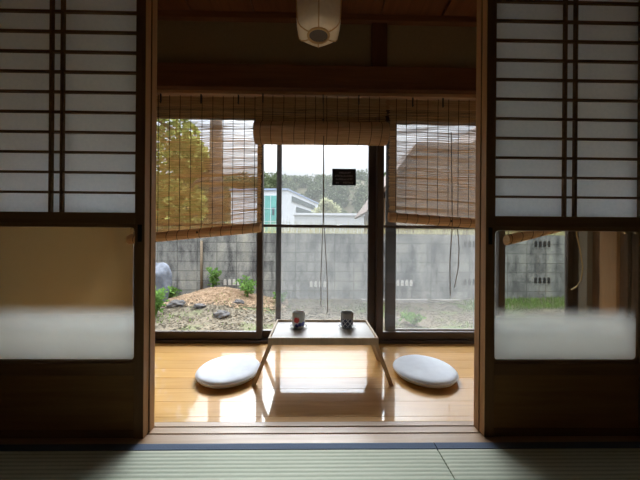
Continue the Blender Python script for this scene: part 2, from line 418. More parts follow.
# ------------------------------------------------------------------ sliding doors
def arc_rect(x0, x1, z0, z1, r, k=6):
    pts = []
    for cx, cz, a0 in ((x1-r, z1-r, 0), (x0+r, z1-r, PI/2), (x0+r, z0+r, PI), (x1-r, z0+r, 3*PI/2)):
        for i in range(k+1):
            a = a0 + PI/2*i/k; pts.append((cx + r*math.cos(a), cz + r*math.sin(a)))
    return pts
def make_door(name, x0, x1, y0, handle, label, mid):
    W = x1 - x0; y1 = y0 + .0343
    d = empty(name, ((x0+x1)/2, y0, .001), label, 'sliding door', None, S)
    st = .036; top = 1.763
    gx0, gx1 = x0 + st, x1 - st
    box('stile', 'frame_wood', x0, x0+st, y0, y1, .001, top, d, .0015)
    box('stile', 'frame_wood', x1-st, x1, y0, y1, .001, top, d, .0015)
    box('top_rail', 'frame_wood_x', gx0, gx1, y0, y1, 1.722, top, d, .0015)
    box('middle_rail', 'frame_wood_x', gx0, gx1, y0, y1, .806, .847, d, .0015)
    box('lower_rail', 'frame_wood_x', gx0, gx1, y0+.001, y1, .236, .283, d, .0015)
    box('foot_rail', 'frame_wood_x', gx0, gx1, y0+.003, y1-.003, .001, .03, d, .0015)
    box('board', 'panel_wood', gx0, gx1, y0+.007, y1-.009, .03, .236, d)
    # glass and its rounded surround
    pts = arc_rect(gx0+.003, gx1-.003, .292, .793, .016)
    sur = MB(); n = len(pts)
    out = []
    for x, z in pts:
        # push out to the rectangle
        out.append((gx0 if x < (gx0+gx1)/2 and x < gx0+.02 else (gx1 if x > gx1-.02 else x), .806 if z > .775 else (.283 if z < .31 else z)))
    for yy in (y0+.006, y1-.006):
        sur.v += [(x, yy, z) for x, z in pts] + [(x, yy, z) for x, z in out]
    for i in range(n):
        j = (i+1) % n
        sur.f += [(i, j, n+j, n+i), (2*n+j, 2*n+i, 3*n+i, 3*n+j), (j, i, 2*n+i, 2*n+j)]
    sur.build('glass_surround', 'frame_wood_x', d)
    MB().poly_prism(arc_rect(gx0+.0035, gx1-.0035, .2925, .7925, .0155), y0+.014, y0+.018).build('glass_pane', 'frosted', d)
    # lattice
    lt = MB()
    for k in range(1, 12):
        z = .847 + .0755*k
        if z < 1.715: lt.box(gx0, gx1, y0+.006, y0+.016, z-.004, z+.004)
    for sx in (-1, 1): lt.box(mid+sx*.0205-.0045, mid+sx*.0205+.0045, y0+.004, y0+.0165, .847, 1.722)
    lt.build('lattice', 'frame_wood_x', d)
    box('paper', 'paper', gx0, gx1, y0+.0168, y0+.0172, .847, 1.722, d)
    if handle:
        hx = x1-.017 if handle > 0 else x0+.017
        box('handle', 'handle_black', hx-.008, hx+.008, y0-.0006, y0+.004, .738, .803, d, .001)
    return d
make_door('door_1', -1.311, -.640, 1.0785, 1, 'left sliding paper door with half frosted glass showing a tan wall', -.974)
make_door('door_2', .653, 1.295, 1.0785, -1, 'right sliding paper door with half frosted glass showing the garden', .984)
make_door('door_3', -1.309, -.636, 1.1135, 0, 'second left sliding door stacked behind the front one', -.974)
make_door('door_4', .650, 1.293, 1.1135, 0, 'second right sliding door stacked behind the front one', .984)
# leading edges of the four doors, window light painted on as paler wood
for nm, xe in (('door_1', -.640), ('door_3', -.636), ('door_2', .653), ('door_4', .650)):
    d = bpy.data.objects[nm]; y0 = d.location.y; s_ = 1 if xe < 0 else -1
    a, b = sorted((xe, xe + s_*.0012))
    box('lit_edge_strip', 'lit_edge_wood', a, b, y0+.0005, y0+.0325, .001, 1.763, d)

# ------------------------------------------------------------------ tatami
def tatami(x0, x1, y0, y1, label):
    t = empty('tatami_mat', ((x0+x1)/2, (y0+y1)/2, -.055), label, 'tatami mat', 'tatami mats along the door sill')
    box('rush_surface', 'rush', x0, x1, y0, y1-.0305, -.055, -.0005, t, .002)
    box('cloth_border', 'heri', x0, x1, y1-.0305, y1, -.055, .0012, t, .001)
    box('cloth_border', 'heri', x0, x1, y0, y0+.031, -.0004, .0012, t, .0004)
    return t
tatami(-1.35, .4445, .14, 1.0515, 'pale green tatami mat left of the short seam, blue grey cloth border')
tatami(.4475, 1.93, .14, 1.0515, 'pale green tatami mat right of the short seam, blue grey cloth border')

# ------------------------------------------------------------------ window wall
ZB, ZT = 0.0, 1.70
fr = MB()
fr.box(EX0, EX1, 2.062, 2.19, -.05, .022); fr.box(EX0, EX1, 2.062, 2.19, ZT-.03, ZT)
fr.box(EX0, EX0+.04, 2.062, 2.19, .022, ZT-.03); fr.box(EX1-.034, EX1, 2.072, 2.19, .022, ZT-.03)
tag(fr.build('trim_11', 'bronze', bevel=.002), 'dark bronze metal window frame under the blinds', 'window frame', kind=S)
tag(box('trim_12', 'bronze', .4505, .499, 2.065, 2.20, .022, ZT-.03, bevel=.003), 'dark mullion between the window pairs', 'mullion', kind=S)
def sash(name, x0, x1, y0, label, sl=.041, sr=.041):
    d = empty(name, ((x0+x1)/2, y0, .023), label, 'window sash', None, S); y1 = y0 + .028
    z0, z1 = .023, ZT-.031
    box('stile', 'bronze', x0, x0+sl, y0, y1, z0, z1, d, .002)
    box('stile', 'bronze', x1-sr, x1, y0, y1, z0, z1, d, .002)
    box('bottom_rail', 'bronze', x0+sl, x1-sr, y0, y1, z0, .076, d, .002)
    box('top_rail', 'bronze', x0+sl, x1-sr, y0, y1, z1-.04, z1, d, .002)
    box('middle_rail', 'bronze', x0+sl, x1-sr, y0+.004, y1-.004, .844, .864, d, .002)
    mb = MB()
    mb.box(x0+sl, x1-sr, y0+.012, y0+.016, .076, .844); mb.box(x0+sl, x1-sr, y0+.012, y0+.016, .864, z1-.04)
    mb.build('glass_pane', 'glass', d)
    return d
sash('window_1', EX0+.04, -.385, 2.088, 'left clear window sash behind the long left blind')
sash('window_2', -.427, .4495, 2.119, 'middle window sash carrying the small black notice', .041, .054)
sash('window_3', .4995, 1.41, 2.088, 'right window sash behind the right blind', .003, .046)
sash('window_4', 1.372, EX1-.035, 2.119, 'far right window sash seen through the door glass')
def screen(x0, x1, label, sl, sr):
    y0, y1 = 2.162, 2.178
    d = empty('insect_screen', ((x0+x1)/2, y0, .0225), label, 'insect screen', 'insect screens outside the windows')
    z0, z1 = .0225, ZT-.031
    box('stile', 'screen_frame', x0, x0+sl, y0, y1, z0, z1, d, .002)
    box('stile', 'screen_frame', x1-sr, x1, y0, y1, z0, z1, d, .002)
    box('bottom_rail', 'screen_frame', x0+sl, x1-sr, y0, y1, z0, .075, d, .002)
    box('top_rail', 'screen_frame', x0+sl, x1-sr, y0, y1, z1-.03, z1, d, .002)
    box('middle_rail', 'screen_frame', x0+sl, x1-sr, y0, y1, .843, .866, d, .002)
    box('mesh', 'screen_mesh', x0+sl, x1-sr, y0+.007, y0+.0074, .075, z1-.03, d)
    return d
screen(-.295, .449, 'insect screen with hazy mesh behind the middle window', .038, .03)
screen(.537, 1.435, 'insect screen with hazy mesh behind the right window', .080, .045)
# notice on the middle glass
sg = empty('notice', (.213, 2.13, 1.162), 'small black notice with faint lettering stuck on the middle window', 'sign')
box('panel', 'sign_black', .124, .302, 2.1275, 2.1305, 1.160, 1.284, sg, .0006)
mb = MB(); rr = random.Random(5)
for zc, xa, xb in ((1.255, .176, .262), (1.231, .146, .284), (1.206, .152, .272), (1.180, .152, .176), (1.180, .206, .286)):
    x = xa
    while x < xb - .004:
        w = rr.choice((.007, .008, .009)); h = .0065
        for k in range(2):
            zz = zc + rr.uniform(-h, h); mb.box(x, x+w*rr.uniform(.6, 1), 2.1268, 2.1275, zz-.0012, zz+.0012)
        xx = x + rr.uniform(.1, .8)*w; mb.box(xx-.0011, xx+.0011, 2.1268, 2.1275, zc-h, zc+h*rr.uniform(.3, 1))
        x += w + rr.uniform(.0025, .004)
mb.build('lettering', 'sign_ink', sg)

# ------------------------------------------------------------------ reed blinds
def blind(x0, x1, zl, zr, rad, label, hooks, cords, yb=1.963, seed=1, ztop=1.724, thr=.0725):
    rnd = random.Random(seed)
    root = empty('reed_blind', ((x0+x1)/2, yb, min(zl, zr)-2*rad), label, 'blind', 'reed blinds hung along the veranda windows')
    zbot = lambda x: zl + (zr-zl)*(x-x0)/(x1-x0)           # bottom of the roll
    H = ztop - (zl+zr)/2 - rad
    n = int(H/.0062); seg = 26
    mb = MB()
    for i in range(n):
        t = (i+.5)/n; hh = rnd.uniform(.0016, .0025); wid = rnd.uniform(-.008, .004)
        off = rnd.uniform(-.0011, .0011); rowa = rnd.uniform(0, 100)
        b = len(mb.v); xa, xb = x0 - wid, x1 + rnd.uniform(-.008, .004)
        for k in range(seg+1):
            x = xa + (xb-xa)*k/seg
            zc = ztop - t*(ztop - zbot(x) - rad) + off +   .0055*noise.noise(Vector((x*5 + seed*9, t*H*26, seed))) + .0016*noise.noise(Vector((x*16, rowa, 0)))
            yy = yb + .003*noise.noise(Vector((x*4, t*8, seed+3)))
            mb.v += [(x, yy-.0014, zc), (x, yy, zc+hh), (x, yy+.0014, zc), (x, yy, zc-hh)]
        for k in range(seg):
            for q in range(4):
                mb.f.append((b+4*k+q, b+4*k+(q+1) % 4, b+4*(k+1)+(q+1) % 4, b+4*(k+1)+q))
        mb.f += [(b, b+1, b+2, b+3), (b+4*seg+3, b+4*seg+2, b+4*seg+1, b+4*seg)]
    mb.build('reed_screen', 'reed', root)
    # the rolled-up bottom: reeds around a roll
    roll = MB(); k = max(16, int(2*PI*rad/.007)); sx = 20; b = 0
    for i in range(sx+1):
        x = x0 + (x1-x0)*i/sx
        for q in range(2*k):
            a = 2*PI*q/(2*k); r = rad*(1 if q % 2 else .955) * (1 + .03*noise.noise(Vector((x*5, math.cos(a)*2, math.sin(a)*2+seed))))
            roll.v.append((x, yb + .004 - rad*.3 + r*math.cos(a), zbot(x) + rad + r*math.sin(a)))
    for i in range(sx):
        for q in range(2*k):
            roll.f.append((i*2*k+q, (i+1)*2*k+q, (i+1)*2*k+(q+1) % (2*k), i*2*k+(q+1) % (2*k)))
    roll.f += [tuple(range(2*k)), tuple(sx*2*k+q for q in reversed(range(2*k)))]
    rl = roll.build('rolled_end', 'reed_roll', root)
    # weaving threads, each also circling the roll
    m = int((x1-x0-.03)/thr); xs0 = (x0+x1)/2 - m*thr/2
    for i in range(m+1):
        x = xs0 + i*thr + rnd.uniform(-.004, .004); zb = zbot(x)+rad
        th = MB()
        th.tube([(x + .002*noise.noise(Vector((i*3.1, j, seed))), yb-.0032, ztop+.006 - (ztop+.006-zb)*j/14) for j in range(15)], .0021, 5)
        th.build('thread', 'thread', root)
        ring = MB(); ring.tube([(x + .004*math.sin(a), yb+.004-rad*.3 + (rad+.0014)*math.cos(a), zb + (rad+.0014)*math.sin(a)) for a in [2*PI*j/20 for j in range(21)]], .0017, 5)
        ring.build('thread', 'thread', rl)
    for hx in hooks:
        h = MB(); h.box(hx-.004, hx+.004, yb-.012, yb-.004, ztop-.045, ztop+.012); h.tube([(hx, yb-.008, ztop-.03), (hx, yb-.02, ztop-.046), (hx, yb-.008, ztop-.05)], .004, 6)
        h.build('hook', 'dark_metal', root)
    for pts, r in cords:
        MB().tube(pts, r, 6).build('pull_cord', 'cord', root)
        
    return root
def knot(root, x, yy, z):
    MB().ell((x, yy, z), (.007, .006, .008), 10, 6).build('cord_toggle', 'dark_metal', root)
yb = 1.963
b1 = blind(-1.262, -.372, .710, .800, .033, 'long reed blind on the left, bottom roll slanting down to the left', (-1.056, -.784, -.531), [], seed=1)
knot(b1, -.79, yb-.045, .795)
b2 = blind(-.408, .480, 1.393, 1.396, .074, 'short middle reed blind rolled up into a thick roll', (-.36, .047, .29),
      [([(.047, yb-.03, 1.70), (.049, yb-.10, 1.48), (.05, yb-.098, 1.3), (.052, yb-.06, .9), (.04, yb-.05, .5), (.043, yb-.05, .30)], .0028),
       ([(.050, yb-.03, 1.70), (.052, yb-.10, 1.48), (.053, yb-.098, 1.3), (.056, yb-.06, .9), (.082, yb-.05, .5), (.088, yb-.05, .27), (.074, yb-.05, .25)], .0028)], seed=2, yb=yb-.022)
knot(b2, .047, yb-.115, 1.53)
b3 = blind(.506, 1.40, .878, .821, .033, 'long reed blind on the right, bottom roll slanting down to the right', (.666, .876, 1.20),
      [([(.93, yb-.02, 1.5), (.93, yb-.045, .86), (.927, yb-.02, .6), (.931, yb-.02, .375)], .0030),
       ([(.985, yb-.005, .84), (.99, yb-.02, .70), (.985, yb-.02, .56), (.96, yb-.02, .43)], .0028)], seed=3)
knot(b3, .925, yb-.045, .885)
b4 = blind(1.345, 1.895, .722, .865, .036, 'far right reed blind seen through the door glass, bottom slanting up', (1.6,), [], seed=4, yb=yb+.028)
MB().tube([(1.80, yb-.02, 1.40), (1.80, yb-.03, .80), (1.825, yb-.03, .70), (1.845, yb-.03, .58), (1.835, yb-.03, .49), (1.80, yb-.03, .44), (1.765, yb-.03, .42)], .004, 6).build('pull_cord', 'yellow_cord', b4)

# ------------------------------------------------------------------ pendant lantern
LX, LY = .010, 1.60
ln = empty('pendant_lantern', (LX, LY, 1.90), 'cream paper pendant lantern with curved ribs hanging from the veranda ceiling', 'lantern')
prof = [(.058, 1.897), (.088, 1.900), (.112, 1.907), (.127, 1.922), (.134, 1.950), (.136, 2.0), (.138, 2.06), (.134, 2.13), (.124, 2.18), (.10, 2.215), (.05, 2.23)]
MB().lathe(prof, 72, (LX, LY, 0), 6, .09, caps=False).build('shade', 'lantern_paper', ln, smooth=True)
for k in range(6):
    a = -PI/2 + k*PI/3
    MB().tube([(LX + (r+.001)*math.cos(a), LY + (r+.001)*math.sin(a), z-.001 if r < .12 and z < 2 else z) for r, z in prof], .0034, 8).build('rib', 'lantern_rib', ln, smooth=True)
MB().tube([(LX + .058*math.cos(a), LY + .058*math.sin(a), 1.896) for a in [2*PI*j/40 for j in range(41)]], .0068, 10).build('ring', 'lantern_rib', ln, smooth=True)
MB().lathe([(.001, 1.8985), (.055, 1.8985), (.055, 1.901), (.001, 1.901)], 40, (LX, LY, 0)).build('bottom_disc', 'lantern_disc', ln)
MB().tube([(LX, LY, 2.228), (LX, LY, 2.34)], .005, 8).build('cord', 'dark_metal', ln)
MB().lathe([(.04, 2.318), (.045, 2.325), (.045, 2.3395), (.04, 2.34)], 32, (LX, LY, 0)).build('ceiling_cap', 'lantern_disc', ln, smooth=False)

# ------------------------------------------------------------------ low tray table
TX0, TX1, TY0, TY1 = -.237, .330, 1.458, 1.800
tb = empty('tray_table', ((TX0+TX1)/2, (TY0+TY1)/2, 0), 'low pale wooden tray table with splayed folding legs on the veranda floor', 'table')
box('tray_top', 'table_top' if 'table_top' in M else 'table_wood', TX0+.008, TX1-.008, TY0+.008, TY1-.008, .228, .236, tb)
for a in ((TX0, TX1, TY0, TY0+.009), (TX0, TX1, TY1-.009, TY1), (TX0, TX0+.009, TY0+.009, TY1-.009), (TX1-.009, TX1, TY0+.009, TY1-.009)):
    box('rim', 'table_wood', *a, .213, .2485, tb, .0015)
for sx, xt, xf in ((-1, TX0+.016, -.311), (1, TX1-.016, .401)):
    for yy in (TY0+.018, TY1-.018):
        mb = MB(); zt = .226
        mb.v += [(xt-.011, yy-.008, zt), (xt+.011, yy-.008, zt), (xt+.011, yy+.008, zt), (xt-.011, yy+.008, zt),
                 (xf-.011, yy-.008, 0), (xf+.011, yy-.008, 0), (xf+.011, yy+.008, 0), (xf-.011, yy+.008, 0)]
        mb.f += [(0, 1, 2, 3), (7, 6, 5, 4)] + [(i, 4+i, 4+(i+1) % 4, (i+1) % 4) for i in range(4)]
        mb.build('leg', 'table_wood', tb, .0015)
    xm = xt + (xf-xt)*.16; zm = .226*.84
    box('crossbar', 'table_wood', xm-.005, xm+.005, TY0+.022, TY1-.022, zm-.007, zm+.007, tb, .001)

# ------------------------------------------------------------------ cups and saucers
def cup_flower():
    m, nt, n, l = new_mat('flower_glaze')
    t = n.new('ShaderNodeTexCoord')
    def blob(c, r0, r1):
        d = n.new('ShaderNodeVectorMath'); d.operation = 'DISTANCE'; l.new(t.outputs['Object'], d.inputs[0]); d.inputs[1].default_value = c
        nz = noise_tex(n, l, t.outputs['Object'], 160, 2)
        v = math_node(n, l, 'ADD', d.outputs['Value'], math_node(n, l, 'MULTIPLY', math_node(n, l, 'SUBTRACT', nz, .5), .016))
        mr = n.new('ShaderNodeMapRange'); l.new(v, mr.inputs[0]); mr.inputs[1].default_value = r0; mr.inputs[2].default_value = r1
        mr.inputs[3].default_value = 1; mr.inputs[4].default_value = 0; return mr.outputs[0]
    col = None; prev = (.66, .66, .63, 1)
    for c, r0, col_ in (((-.009, -.034, .050), .0165, (.55, .03, .03, 1)), ((-.010, -.034, .018), .011, (.06, .03, .20, 1)), ((.010, -.033, .023), .012, (.05, .05, .30, 1)), ((.027, -.022, .027), .014, (.07, .08, .36, 1))):
        mx = n.new('ShaderNodeMix'); mx.data_type = 'RGBA'; l.new(blob(c, r0-.003, r0+.003), mx.inputs[0])
        if isinstance(prev, tuple): mx.inputs[6].default_value = prev
        else: l.new(prev, mx.inputs[6])
        mx.inputs[7].default_value = col_; prev = mx.outputs[2]
    out_of(n, l, principled(n, l, prev, .25, .5).outputs[0]); return m
def cup_lattice():
    m, nt, n, l = new_mat('lattice_glaze')
    t = n.new('ShaderNodeTexCoord'); s = n.new('ShaderNodeSeparateXYZ'); l.new(t.outputs['Object'], s.inputs[0])
    ang = math_node(n, l, 'DIVIDE', math_node(n, l, 'ARCTAN2', s.outputs['Y'], s.outputs['X']), 2*PI/8)
    zz = math_node(n, l, 'DIVIDE', s.outputs['Z'], .030)
    def lines(v):
        f = math_node(n, l, 'ABSOLUTE', math_node(n, l, 'SUBTRACT', math_node(n, l, 'FRACT', v), .5))
        return math_node(n, l, 'LESS_THAN', f, .075)
    a = lines(math_node(n, l, 'ADD', math_node(n, l, 'ADD', ang, zz), 10)); b = lines(math_node(n, l, 'ADD', math_node(n, l, 'SUBTRACT', ang, zz), 10))
    w = math_node(n, l, 'MAXIMUM', a, b)
    mx = n.new('ShaderNodeMix'); mx.data_type = 'RGBA'; l.new(w, mx.inputs[0])
    mx.inputs[6].default_value = (.030, .034, .085, 1); mx.inputs[7].default_value = (.62, .64, .68, 1)
    up = math_node(n, l, 'GREATER_THAN', s.outputs['Z'], .056); lo = math_node(n, l, 'LESS_THAN', s.outputs['Z'], .007)
    mx2 = n.new('ShaderNodeMix'); mx2.data_type = 'RGBA'; l.new(math_node(n, l, 'MAXIMUM', up, lo), mx2.inputs[0])
    l.new(mx.outputs[2], mx2.inputs[6]); mx2.inputs[7].default_value = (.30, .285, .27, 1)
    out_of(n, l, principled(n, l, mx2.outputs[2], .3, .5).outputs[0]); return m
M['cup_flower'] = cup_flower(); M['cup_lattice'] = cup_lattice()
def saucer_glass():
    m, nt, n, l = new_mat('saucer_glass')
    tr = n.new('ShaderNodeBsdfTransparent'); tr.inputs[0].default_value = (.93, .94, .94, 1)
    g = principled(n, l, (.70, .70, .68), .1, .6)
    out_of(n, l, mix_shader(n, l, .45, tr.outputs[0], g.outputs[0])); return m
M['saucer'] = saucer_glass()
TZ = .2362
for x, mat, lab, sl in ((-.0935, 'cup_flower', 'white teacup with red flower and blue leaves, left on the tray table', 'small clear saucer under the flowered teacup'),
                        (.1905, 'cup_lattice', 'grey teacup with navy and white lattice pattern, right on the tray table', 'small clear saucer under the lattice teacup')):
    yc = 1.668
    s = MB().lathe([(.022, 0), (.032, .0005), (.041, .005), (.050, .011), (.051, .0125), (.041, .007), (.032, .003), (.001, .003)], 40, (x, yc, TZ))
    tag(s.build('saucer', 'saucer', smooth=True, origin=(x, yc, TZ)), sl, 'saucer', 'saucers on the tray table')
    c = MB().lathe([(.001, .0), (.027, 0), (.0295, .002), (.034, .009), (.0365, .02), (.0375, .05), (.037, .083), (.0355, .090), (.0335, .0895), (.0325, .07), (.032, .02), (.028, .009), (.001, .007)], 48, (x, yc, TZ+.0032))
    tag(c.build('teacup', mat, smooth=True, origin=(x, yc, TZ+.0032)), lab, 'cup', 'teacups on the tray table')

# ------------------------------------------------------------------ cushions
def cushion(x, y, lab, seed):
    r = empty('floor_cushion', (x, y, 0), lab, 'cushion', 'round floor cushions beside the tray table')
    rad = .168; mb = MB(); seg = 64
    prof = [(.02, 0), (.08, 0), (.125, .001), (.146, .005), (.159, .012), (.166, .020), (.168, .027), (.166, .034), (.160, .040), (.150, .044), (.135, .0465), (.09, .049), (.05, .050), (.008, .050)]
    ky = 1.09
    mb.lathe(prof, seg, (x, y, 0))
    mb.v = [(a, y + (b-y)*ky, c + (.003*noise.noise(Vector((a*14+seed, b*14, 0))) if c > .042 else 0)) for a, b, c in mb.v]
    mb.build('cushion_body', 'cushion', r, smooth=True)
    MB().tube([(x + .1675*math.cos(t), y + .1675*ky*math.sin(t), .029) for t in [2*PI*j/64 for j in range(65)]], .0035, 8).build('piping', 'piping', r, smooth=True)
cushion(-.472, 1.590, 'round bluish white floor cushion left of the tray table', 3)
cushion(.618, 1.590, 'round bluish white floor cushion right of the tray table', 9)

# ------------------------------------------------------------------ garden
GZ = -.45
def ground_h(x, y):
    h = GZ + .03*noise.noise(Vector((x*1.3, y*1.3, 0))) + .012*noise.noise(Vector((x*6, y*6, 3)))
    h += .27*math.exp(-((x+1.75)/.75)**2 - ((y-5.3)/.62)**2) + .12*math.exp(-((x+1.9)/1.0)**2 - ((y-4.4)/.6)**2)
    h += .06*math.exp(-((y-5.6)/.5)**2) * max(0, min(1, (x-3.2)))
    return h
mb = MB(); NX, NY = 110, 60
for j in range(NY+1):
    for i in range(NX+1):
        x = -7 + 16*i/NX; y = 2.25 + 3.6*j/NY; mb.v.append((x, y, ground_h(x, y)))
for j in range(NY):
    for i in range(NX):
        a = j*(NX+1)+i; mb.f.append((a, a+1, a+NX+2, a+NX+1))
tag(mb.build('ground', 'soil', smooth=True), 'bare brown garden soil between house and block wall', 'ground', kind=S)
mb = MB(); mb.box(-150, 150, 5.85, 220, -.9, -.6); tag(mb.build('ground', 'soil'), kind=S)

bw = empty('block_wall', (0, 5.75, GZ), 'weathered grey concrete block wall along the back of the garden', 'wall')
box('masonry', 'block', -9, 10, 5.70, 5.82, GZ-.1, .88, bw, origin=(0, 5.75, -.45))
for vx, vz in ((-1.648, -.10), (.064, -.13), (1.80, -.10), (3.16, -.075), (4.60, -.035), (3.16, .69), (4.60, .70)):
    v = box('vent_block', 'block', vx-.19, vx+.19, 5.692, 5.70, vz-.085, vz+.085, bw)
    mb = MB()
    for k in range(4):
        cx = vx - .135 + .09*k
        mb.poly_prism([(cx-.028, vz-.06), (cx+.028, vz-.06), (cx+.028, vz+.04), (cx+.014, vz+.062), (cx-.014, vz+.062), (cx-.028, vz+.04)], 5.689, 5.693)
    mb.build('vent_opening', 'vent_block' if vx < 2.5 else 'vent_hole', v)  # flat plates: pale ones paint light from behind, dark ones the hole's shade

def blades(name, mat, n, area, hmin, hmax, w, label, cat, seed, dens=None, lean=.5, ground=ground_h):
    rnd = random.Random(seed); mb = MB(); c = 0
    while c < n:
        x, y = rnd.uniform(area[0], area[1]), rnd.uniform(area[2], area[3])
        if dens and rnd.random() > dens(x, y): continue
        c += 1; h = rnd.uniform(hmin, hmax); a = rnd.uniform(0, 2*PI); z = ground(x, y)-.01
        dx, dy = math.cos(a), math.sin(a); k = rnd.uniform(0, lean)*h
        b = len(mb.v); ox, oy = -dy*w, dx*w
        mb.v += [(x-ox, y-oy, z), (x+ox, y+oy, z), (x+ox*.7+dx*k*.35, y+oy*.7+dy*k*.35, z+h*.6), (x-ox*.7+dx*k*.35, y-oy*.7+dy*k*.35, z+h*.6), (x+dx*k, y+dy*k, z+h)]
        mb.f += [(b, b+1, b+2, b+3), (b+3, b+2, b+4)]
    return tag(mb.build(name, mat), label, cat, kind='stuff')
blades('grass', 'grass', 5000, (2.6, 8.0, 4.9, 5.6), .03, .11, .006, 'green grass at the foot of the block wall on the far right', 'grass', 2)
blades('grass', 'dry_grass', 5200, (-6, 8, 6.6, 7.8), 1.52, 1.92, .018, 'pale dry grass showing over the top of the block wall', 'grass', 3, lean=.3, ground=lambda x, y: -.6)
blades('weeds', 'grass', 1500, (-3.6, 3.0, 3.4, 5.6), .02, .07, .006, 'short scattered green weeds on the garden soil', 'weeds', 5, dens=lambda x, y: 1 if noise.noise(Vector((x*1.7, y*1.7, 8))) > .15 else .05)
# straw on the mound and dead leaves around it
def litter(name, mat, n, area, ln, wd, label, cat, seed, dens):
    rnd = random.Random(seed); mb = MB(); c = 0
    while c < n:
        x, y = rnd.uniform(area[0], area[1]), rnd.uniform(area[2], area[3])
        if rnd.random() > dens(x, y): continue
        c += 1; z = ground_h(x, y) + rnd.uniform(.002, .022); a = rnd.uniform(0, PI); L = rnd.uniform(.4, 1)*ln; t = rnd.uniform(-.25, .25)
        d = Vector((math.cos(a), math.sin(a), t))*L/2; p = Vector((x, y, z))
        mb.prism(p-d, p+d, (0, 0, 1), wd*rnd.uniform(.6, 1.2), wd*.5)
    return tag(mb.build(name, mat), label, cat, kind='stuff')
litter('straw', 'straw', 9000, (-3.2, -.5, 4.5, 5.65), .10, .010, 'tan straw heaped on the low mound by the block wall', 'straw', 21, lambda x, y: min(1, 1.5*math.exp(-((x+1.75)/.72)**2 - ((y-5.2)/.42)**2)))
litter('dead_leaves', 'litter', 8000, (-3.4, 4.5, 3.3, 5.65), .05, .012, 'dry leaves and twigs scattered over the garden soil', 'leaves', 22, lambda x, y: .9 if noise.noise(Vector((x*2.2, y*2.2, 4))) > -.1 else .3)

def weed(x, y, h, w, n, label, seed, mat='leaf_green'):
    rnd = random.Random(seed); z = ground_h(x, y)
    t = empty('weed_plant', (x, y, z), label, 'plant', 'leafy weeds in the garden')
    st = MB(); lf = MB()
    for k in range(max(5, n//22)):
        a = rnd.uniform(0, 2*PI); q = rnd.uniform(.15, 1)*w; tip = (x+q*math.cos(a), y+q*math.sin(a), z+h*rnd.uniform(.55, 1))
        st.tube([(x, y, z-.02), (x+(tip[0]-x)*.35, y+(tip[1]-y)*.35, z+(tip[2]-z)*.6), tip], [.006, .004, .002], 5)
        for j in range(22):
            s = rnd.uniform(.2, 1); lf.leaf((x+(tip[0]-x)*s+rnd.gauss(0, .025), y+(tip[1]-y)*s+rnd.gauss(0, .025), z+.02+(tip[2]-z)*s), .07, .018, rnd)
    st.build('stem', mat, t); lf.build('leaves', mat, t)
weed(-1.935, 5.45, .42, .16, 240, 'leafy green weed on top of the straw mound', 31)
weed(-1.19, 5.05, .36, .20, 260, 'spreading green weed right of the straw mound', 32)
weed(-2.64, 5.30, .22, .14, 180, 'small green weed left of the straw mound beside the big stone', 33)
weed(-2.29, 4.15, .38, .18, 260, 'green weed in front of the big pale stone', 34)
weed(-.62, 5.2, .22, .12, 140, 'low green weed seen between the two window stiles', 35)
weed(1.42, 4.0, .12, .2, 160, 'flat green weed in the bare soil on the right', 36)
def stone(name, c, r, mat, label, seed, group=None, jit=.35):
    o = MB().ell(c, r, 40, 28, jit, 1.9, seed).build(name, mat, smooth=True, origin=(c[0], c[1], c[2]-r[2]))
    tag(o, label, 'rock', group)
stone('garden_stone', (-2.82, 4.95, -.16), (.32, .24, .50), 'rock', 'tall pale blue grey garden stone at the left edge of the window', 4)
for x, y, r, lab, sd in ((-1.35, 4.15, 0.091, 'lowest dark stone in the soil, nearest to the window sill', 6), (-1.78, 4.45, 0.070, 'dark stone between two others in front of the straw mound', 7), (-2.18, 4.55, 0.105, 'leftmost dark stone, at the foot of the big pale garden stone', 8), (-1.25, 4.7, 0.070, 'dark stone beside the spreading weed', 12)):
    stone('garden_rock', (x, y, ground_h(x, y)+r*.25), (r*1.25, r, r*.62), 'dark_rock', lab, sd, 'dark stones in the garden soil')
tag(MB().tube([(-2.235, 5.66, -.30), (-2.245, 5.67, .72)], .026, 10).build('garden_stake', 'bamboo', smooth=True, origin=(-2.24, 5.66, -.32)), 'thin brown stake leaning against the block wall behind the straw mound', 'stake')
tag(box('concrete_curb', 'concrete_curb', .9, 2.86, 5.48, 5.56, GZ-.08, GZ+.06, bevel=.008), 'pale concrete curb on the soil below the right wall', 'curb')
for p, q, r, lab in (((2.15, 5.40, GZ+.08), (2.75, 5.10, GZ+.05), .012, 'pale stick lying on the soil before the curb'), ((2.3, 5.2, GZ+.03), (3.0, 5.42, GZ+.10), .010, 'thinner stick crossing the pale stick by the curb')):
    tag(MB().tube([p, tuple((Vector(p)+Vector(q))/2+Vector((0, 0, .015))), q], r, 8).build('stick', 'litter', origin=p), lab, 'stick', 'sticks by the concrete curb')

